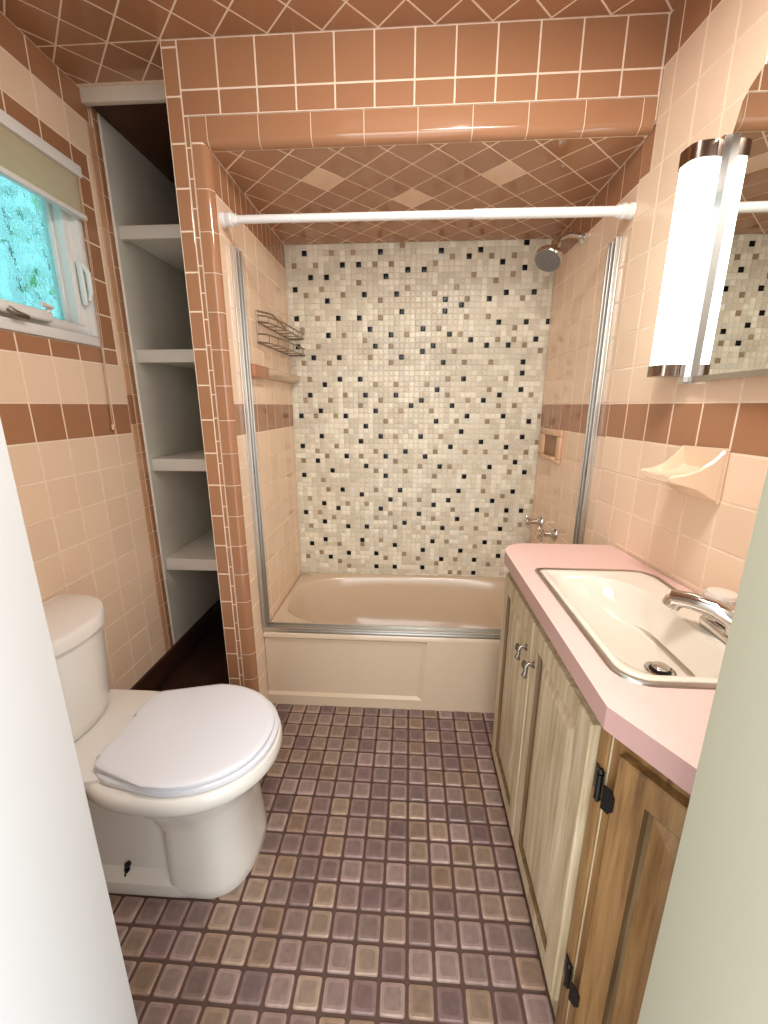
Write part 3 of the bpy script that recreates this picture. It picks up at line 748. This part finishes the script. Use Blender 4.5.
def panel(mb, O, U, W, w, h, th=.019, m=0):
    fr_ = frame(O, U, W); O, U, W, Nn = fr_
    def lp(d, n): return [O + U*a + W*b + Nn*n for a, b in ((d, d), (w-d, d), (w-d, h-d), (d, h-d))]
    mb.loft([lp(0, 0), lp(0, th-.003), lp(.003, th), lp(.048, th)], 0, cap0=True, smooth=False)
    mb.loft([lp(.048, th), lp(.051, th-.008), lp(.058, th-.008)], 1, smooth=False)
    mb.loft([lp(.058, th-.008), lp(.086, th-.001), lp(.090, th-.001)], 0, cap1=True, smooth=False)
def door(name, O, U, w, z0, z1, mt, label=None):
    m1 = MB(); panel(m1, Vector(O) + Vector((0, 0, z0)), U, (0, 0, 1), w, z1 - z0); d = m1.build(name, [mt, GROOVE], t)
    if label: d['label'] = label
    return d
UY = (0, -1, 0)
dF = door('door', (VX, 1.222, 0), UY, .305, .07, .742, OAKW)
dN = door('door', (VX, .912, 0), UY, .325, .07, .742, OAKW)
dA = door('door', Vector((VX, VYB, 0)) + bd*.022 + bn*.0005, bd, .20, .07, .742, OAKG, 'golden brown oak door on the angled end')
# stile between
m1 = MB(); m1.bbox((VX - .006, VYB + .001, 0.0), (VX - .0005, .584, VT - .002), .002); m1.build('corner_stile', OAKG, t)
def pull(p, par):
    m1 = MB(); p = Vector(p)
    m1.lathe([(.008, 0), (.008, .003), (.005, .006)], p, (-1, 0, 0), n=14)
    m1.tube([p, p + Vector((-.014, 0, .002)), p + Vector((-.021, -.002, -.005)), p + Vector((-.020, -.004, -.016)), p + Vector((-.025, -.007, -.023)), p + Vector((-.019, -.009, -.030))], [.005, .0045, .006, .005, .006, .004], n=10)
    m1.lathe([(.004, 0), (.009, .003), (.009, .007), (.003, .010)], p + Vector((-.020, 0, 0)), (-1, 0, .3), n=14)
    return m1.build('handle', PEWTER, par)
pull((VX - .0195, .948, .655), dF); pull((VX - .0195, .882, .65), dN)
for z in (.655, .205):
    m1 = MB(); o = Vector((VX - .006, VYB + .002, z))
    c0 = Vector((VX, VYB, z)) + bn*.026 + bd*.024
    m1.tube([o + Vector((-.004, -.001, -.022)), o + Vector((-.004, -.001, .022))], .0055, n=10)
    m1.lathe([(.002, 0), (.006, .004), (.003, .010)], o + Vector((-.004, -.001, .022)), (0,0,1), n=10); m1.lathe([(.002, 0), (.006, .004), (.003, .010)], o + Vector((-.004, -.001, -.022)), (0,0,-1), n=10)
    Mh = Matrix.Translation(Vector((VX, VYB, z)) + bn*.0195 + bd*.022) @ Matrix(((bd.x, bn.x, 0, 0), (bd.y, bn.y, 0, 0), (0, 0, 1, 0), (0, 0, 0, 1)))
    pl = [(-.012, -.022), (.001, -.022), (.004, -.016), (.007, -.012), (.007, .012), (.004, .016), (.001, .022), (-.012, .022)]
    m1.loft([[Mh @ Vector((x, n_, zz)) for x, zz in pl] for n_ in (0.0005, .0035)], cap0=True, cap1=True, smooth=False)
    m1.bbox((VX - .0085, VYB + .001, z - .024), (VX - .0062, VYB + .022, z + .024), .001)
    m1.build('strap_hinge', BLACKM, dA)

# ------------------------------------------------------------------ countertop with sink cut-out
def rrect(x0, x1, y0, y1, rs, n=8):
    """rounded rectangle, radii for corners (x1,y1),(x0,y1),(x0,y0),(x1,y0)"""
    o = []
    for (cx, cy, sx, sy, t0), r in zip(((x1, y1, -1, -1, 0), (x0, y1, 1, -1, 90), (x0, y0, 1, 1, 180), (x1, y0, -1, 1, 270)), rs):
        for k in range(n + 1):
            a = math.radians(t0 + 90*k/n); o.append((cx + sx*r + r*math.cos(a), cy + sy*r + r*math.sin(a)))
    return o
CT, CBm = .817, .777
def backx(y): return rw(y, 0).x - .0035
cxf, cyf = .299, 1.295
out = [(backx(cyf), cyf)]
for k in range(9):
    a = math.radians(90 + 90*k/8); out.append((cxf + .085 + .085*math.cos(a), cyf - .085 + .085*math.sin(a)))
e0 = Vector((cxf, .540, 0)); e1 = e0 + bd*.21
out += [(e0.x, e0.y), (e1.x, e1.y), (backx(e1.y), e1.y)]
SX0, SX1, SY0, SY1 = .343, .652, .588, 1.080
hole = rrect(SX0 + .012, SX1 - .012, SY0 + .012, SY1 - .012, (.05, .03, .05, .05))
bm = bmesh.new()
def mk(pts, z): 
    vs = [bm.verts.new((x, y, z)) for x, y in pts]
    return vs, [bm.edges.new((vs[i], vs[(i+1) % len(vs)])) for i in range(len(vs))]
v1, e1_ = mk(out, CT); v2, e2_ = mk(hole, CT)
bmesh.ops.triangle_fill(bm, use_beauty=True, use_dissolve=False, edges=e1_ + e2_)
bm.verts.index_update(); bm.verts.ensure_lookup_table()
m1 = MB(); m1.add([v.co.copy() for v in bm.verts], [[v.index for v in f.verts] for f in bm.faces], 0)
bm.free()
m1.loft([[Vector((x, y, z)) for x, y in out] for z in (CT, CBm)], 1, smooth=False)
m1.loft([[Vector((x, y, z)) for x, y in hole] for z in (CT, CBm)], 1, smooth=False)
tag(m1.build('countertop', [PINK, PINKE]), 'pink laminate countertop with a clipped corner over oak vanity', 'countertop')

# ------------------------------------------------------------------ sink
t = thing('sink', 'cream rectangular basin set in pink counter with steel rim', 'sink', (.5, .83, CT))
rs = (.06, .022, .055, .06)
def rl(d, z, q=0.): return [Vector((x, y, z)) for x, y in rrect(SX0 + d, SX1 - d, SY0 + d, SY1 - d, [max(.008, r - d*.6) for r in rs])]
m1 = MB(); m1.loft([rl(0, CT + .0005), rl(.001, CT + .003), rl(.006, CT + .0045), rl(.011, CT + .003), rl(.012, CT - .002)]); m1.build('steel_rim', STEEL, t)
m1 = MB()
nl = len(rl(0, 0))
def blend(bx0, bx1, by0, by1, r, z): return [Vector((x, y, z)) for x, y in rrect(bx0, bx1, by0, by1, r)]
lo = [rl(.0125, CT - .002), rl(.014, CT + .003), rl(.02, CT + .005), rl(.028, CT + .003),
      blend(SX0 + .030, SX1 - .075, SY0 + .026, SY1 - .040, (.11, .045, .075, .09), CT - .001),
      blend(SX0 + .035, SX1 - .080, SY0 + .031, SY1 - .046, (.11, .045, .075, .09), CT - .010),
      blend(SX0 + .044, SX1 - .088, SY0 + .040, SY1 - .072, (.10, .06, .075, .09), CT - .042),
      blend(SX0 + .062, SX1 - .100, SY0 + .060, SY1 - .140, (.085, .07, .075, .085), CT - .066),
      blend(.440, .580, .680, .890, (.06, .05, .06, .06), CT - .080),
      blend(.475, .546, .720, .795, (.030, .030, .030, .030), CT - .086)]
m1.loft(lo, cap1=True)
m1.build('basin', SINKM, t)
dc = (.511, .757, CT - .0855)
m1 = MB(); m1.lathe([(.027, 0), (.028, .003), (.024, .005), (.020, .003), (.019, .0005)], dc); dr = m1.build('drain_ring', CHROME, t)
m1 = MB(); m1.lathe([(.019, .0008), (.010, .0012), (.001, .0012)], dc); m1.build('drain_well', BLACKM, dr)
m1 = MB(); m1.lathe([(.006, .0014), (.006, .007), (.0155, .009), (.0155, .012), (.012, .0135), (.001, .014)], dc); m1.build('stopper', CHROME, dr)

# ------------------------------------------------------------------ sink faucet
FX, FY, FZ = .618, .725, CT + .004
t = thing('sink_faucet', 'chrome two handle faucet with white caps on sink edge', 'faucet', (FX, FY, FZ))
m1 = MB(); m1.loft([[Vector((x, y, z)) for x, y in rrect(FX - .024 + d, FX + .024 - d, FY - .085 + d, FY + .085 - d, (.022,)*4)] for d, z in ((0, FZ), (0, FZ + .010), (.004, FZ + .016), (.012, FZ + .019))], cap0=True, cap1=True); m1.build('base_plate', CHROME, t)
m1 = MB()
tip = Vector((.545, .812, .868))
st = Vector((FX, FY, FZ + .018))
pts = [st, st + Vector((-.006, .006, .022)), st.lerp(tip, .35) + Vector((0, 0, .022)), st.lerp(tip, .7) + Vector((0, 0, .014)), tip]
m1.tube(pts, [.022, .021, .019, .0175, .0165], n=18); m1.lathe([(.0165, 0), (.0175, .004), (.0175, .016), (.013, .018)], tip + Vector((.004, -.004, -.002)), (-.25, .25, -.9), n=20)
m1.build('spout', CHROME, t)
for s in (-1, 1):
    c_ = Vector((FX, FY + s*.058, FZ + .018))
    m1 = MB(); m1.lathe([(.020, 0), (.019, .010), (.013, .020), (.012, .030), (.018, .036)], c_); h_ = m1.build('handle_stem', CHROME, t)
    m1 = MB()
    m1.lathe([(.018, .034), (.026, .040), (.028, .048), (.025, .056), (.001, .058)], c_)
    for k in range(8):
        a = 2*PI*k/8; m1.lathe([(.004, .036), (.0045, .050)], c_ + Vector((math.cos(a)*.026, math.sin(a)*.026, 0)), n=8)
    m1.build('handle_cap', mat('cap_plastic', S(226, 212, 198), .25), h_)
# ------------------------------------------------------------------ wall soap dish by the mirror
t = thing('soap_dish', 'cream ceramic scoop soap dish on wall below mirror', 'soap dish', rw(.99, 1.1))
m1 = MB()
ya, yb = .935, 1.065
def sd(y, off, z): return rw(y, z, off)
m1.loft([[sd(y, o_, z) for y, z in ((ya, 1.038), (yb - .015, 1.034), (yb, 1.05), (yb, 1.15), (yb - .006, 1.156), (ya + .004, 1.160), (ya, 1.156))] for o_ in (.0025, .011)], cap0=True, cap1=True, smooth=False)
m1.build('back_plate', CREAMCER, t)
m1 = MB()
# tray: sections along the outward direction (off), width shrinks and floor rises, walls lower
secs = []
for o_, zt_, zf, zb_, w in ((.0115, 1.156, 1.112, 1.040, 1.0), (.03, 1.135, 1.098, 1.050, .98), (.055, 1.114, 1.094, 1.066, .93), (.085, 1.103, 1.092, 1.074, .88), (.108, 1.100, 1.092, 1.080, .85), (.116, 1.097, 1.096, 1.084, .82)):
    yc = 1.0; h_ = .0645 * w
    y0_, y1_ = yc - h_, yc + h_
    secs.append([sd(y, o_, z) for y, z in ((y0_, zb_ + .004), (y0_ - .0, zt_ - .004), (y0_ + .004, zt_), (y0_ + .011, zt_ - .002), (y0_ + .018, zf + .003), (y0_ + .03, zf), (y1_ - .03, zf), (y1_ - .018, zf + .003), (y1_ - .011, zt_ - .002), (y1_ - .004, zt_), (y1_, zt_ - .004), (y1_, zb_ + .004), (y1_ - .02, zb_), (y0_ + .02, zb_))])
m1.loft(secs, cap0=True, cap1=True)
m1.build('tray', CREAMCER, t)

# ------------------------------------------------------------------ mirror cabinet
t = thing('medicine_mirror', 'arched mirror with steel edge on right wall beside tube light', 'mirror', rw(.89, 1.31))
MX = rw(1.083, 0).x
def mp(y, z, off): return Vector((MX - off, y, z))
def arch(y0, y1, z0, zs, zr, off, n=28, fn=None):
    rw_ = fn or mp
    o = [rw_(y0, z0, off), rw_(y1, z0, off)]
    for k in range(n + 1):
        u = 1 - 2*k/n
        o.append(rw_((y0+y1)/2 + (y1-y0)/2*u, zs + zr*(1 - abs(u)**2.6)**(1/2.6), off))
    return o
MIR = mat('mirror_silver', S(232, 234, 230), .0, 1.)
m1 = MB(); m1.loft([arch(.66, 1.080, 1.310, 1.80, .10, .003, fn=rw), arch(.66, 1.080, 1.310, 1.80, .10, .0095)], 0, cap0=True); m1.build('backing', STEEL, t)
m1 = MB(); a_ = arch(.662, 1.078, 1.312, 1.80, .098, .0112)
m1.loft([arch(.662, 1.078, 1.312, 1.80, .098, .0097), a_], cap1=True, smooth=False); m1.build('glass', MIR, t)
m1 = MB()
m1.loft([[mp(y, z, o_) for y, o_ in ((.66, .0098), (1.079, .0098), (1.079, .0165), (.66, .0165))] for z in (1.305, 1.3165)], cap0=True, cap1=True, smooth=False)
m1.build('bottom_channel', STEEL, t)
m1 = MB()
m1.loft([[rw(y, z, o_) for y, o_ in ((1.076, .0005), (1.0915, .0005), (1.0915, .028), (1.076, .028))] for z in (1.3, 1.80)], cap0=True, cap1=True, smooth=False)
m1.build('side_channel', CHROME, t)
# ------------------------------------------------------------------ wall light
t = thing('wall_light', 'lit white tube light with dark metal ends beside mirror', 'light fixture', rw(1.10, 1.6))
DIFF, nt, b = nm('lit_diffuser')
b.inputs['Base Color'].default_value = (.85, .9, .9, 1); b.inputs['Roughness'].default_value = .3
b.inputs['Emission Color'].default_value = (.55, .74, .70, 1); b.inputs['Emission Strength'].default_value = 4.
lt = bpy.data.lights.new('tube', 'AREA')
def dprof(z, y0, y1, d, n=16, o0=.008):
    o = [rw(y0, z, o0)]
    for k in range(n + 1):
        a = PI*k/n
        o.append(rw((y0+y1)/2 - (y1-y0)/2*math.copysign(abs(math.cos(a))**(2/3.2), math.cos(a)), z, o0 + d*math.sin(a)**(2/3.2)))
    o.append(rw(y1, z, o0)); return o
LY0, LY1 = 1.093, 1.168
m1 = MB(); m1.loft([[rw(y, z, o_) for y, o_ in ((LY0, .0022), (LY1, .0022), (LY1, .0085), (LY0, .0085))] for z in (1.321, 1.80)], cap0=True, cap1=True, smooth=False); m1.build('back_plate', STEEL, t)
m1 = MB(); m1.loft([dprof(z, LY0 + .002, LY1 - .002, .060, o0=.009) for z in (1.3465, 1.7695)], cap0=True, cap1=True); m1.build('diffuser', DIFF, t)
CAP = mat('brown_chrome', S(150, 132, 120), .15, 1.)
for z0, z1 in ((1.320, 1.346), (1.770, 1.801)):
    m1 = MB(); m1.loft([dprof(z, LY0, LY1, .063, o0=.009) for z in (z0, z1)], cap0=True, cap1=True); m1.build('end_cap', CAP, t)
bpy.data.lights.remove(lt)

# ------------------------------------------------------------------ lights
def arealight(name, loc, tgt, sx, sy, power, col):
    l = bpy.data.lights.new(name, 'AREA'); l.shape = 'RECTANGLE'; l.size = sx; l.size_y = sy; l.energy = power; l.color = col
    o = bpy.data.objects.new(name, l); C.objects.link(o); o.location = loc
    o.rotation_euler = (Vector(tgt) - Vector(loc)).to_track_quat('-Z', 'Y').to_euler()
    return o
arealight('hall_fill', (-.1, -1.1, 1.75), (0, 1.2, 1.15), 1.5, 1.3, 20, (1, .98, .96))  # added fill behind the camera, brightening the room through the doorway
arealight('overhead_fill', (.22, .62, 2.17), (-.15, .85, 0), .3, .3, 10., (1, .965, .93))  # unseen fill added under the ceiling to lift walls and floor, no fixture
sun = bpy.data.lights.new('sun', 'SUN'); sun.energy = 3.0; sun.angle = .02; sun.color = (1, .97, .9)
so = bpy.data.objects.new('sun', sun); C.objects.link(so); so.rotation_euler = (math.radians(40), 0, math.radians(120))

wd = bpy.data.worlds.new('world'); bpy.context.scene.world = wd; wd.use_nodes = True
bg = wd.node_tree.nodes['Background']; bg.inputs[0].default_value = (.92, .97, 1, 1); bg.inputs[1].default_value = 1.7

# ------------------------------------------------------------------ camera
f = 412.; p = math.radians(14.49); yw = math.radians(3.5)
fw = Vector((-math.sin(yw)*math.cos(p), math.cos(yw)*math.cos(p), -math.sin(p)))
rt = Vector((math.cos(yw), math.sin(yw), 0)); up = rt.cross(fw)
cam = bpy.data.cameras.new('camera'); co = bpy.data.objects.new('camera', cam); C.objects.link(co)
cam.sensor_fit = 'HORIZONTAL'; cam.sensor_width = 36; cam.lens = f/768*36; cam.clip_start = .02
co.matrix_world = Matrix(((rt.x, up.x, -fw.x, 0), (rt.y, up.y, -fw.y, 0), (rt.z, up.z, -fw.z, 1.25), (0, 0, 0, 1)))
sc = bpy.context.scene; sc.camera = co
sc.view_settings.view_transform = 'Standard'; sc.view_settings.look = 'None'; sc.view_settings.gamma = 1; sc.view_settings.exposure = 0.5
sc.view_settings.use_curve_mapping = False
sc.cycles.use_denoising = True
sc.cycles.max_bounces = 10; sc.cycles.diffuse_bounces = 6; sc.cycles.transmission_bounces = 6; sc.cycles.sample_clamp_indirect = 6
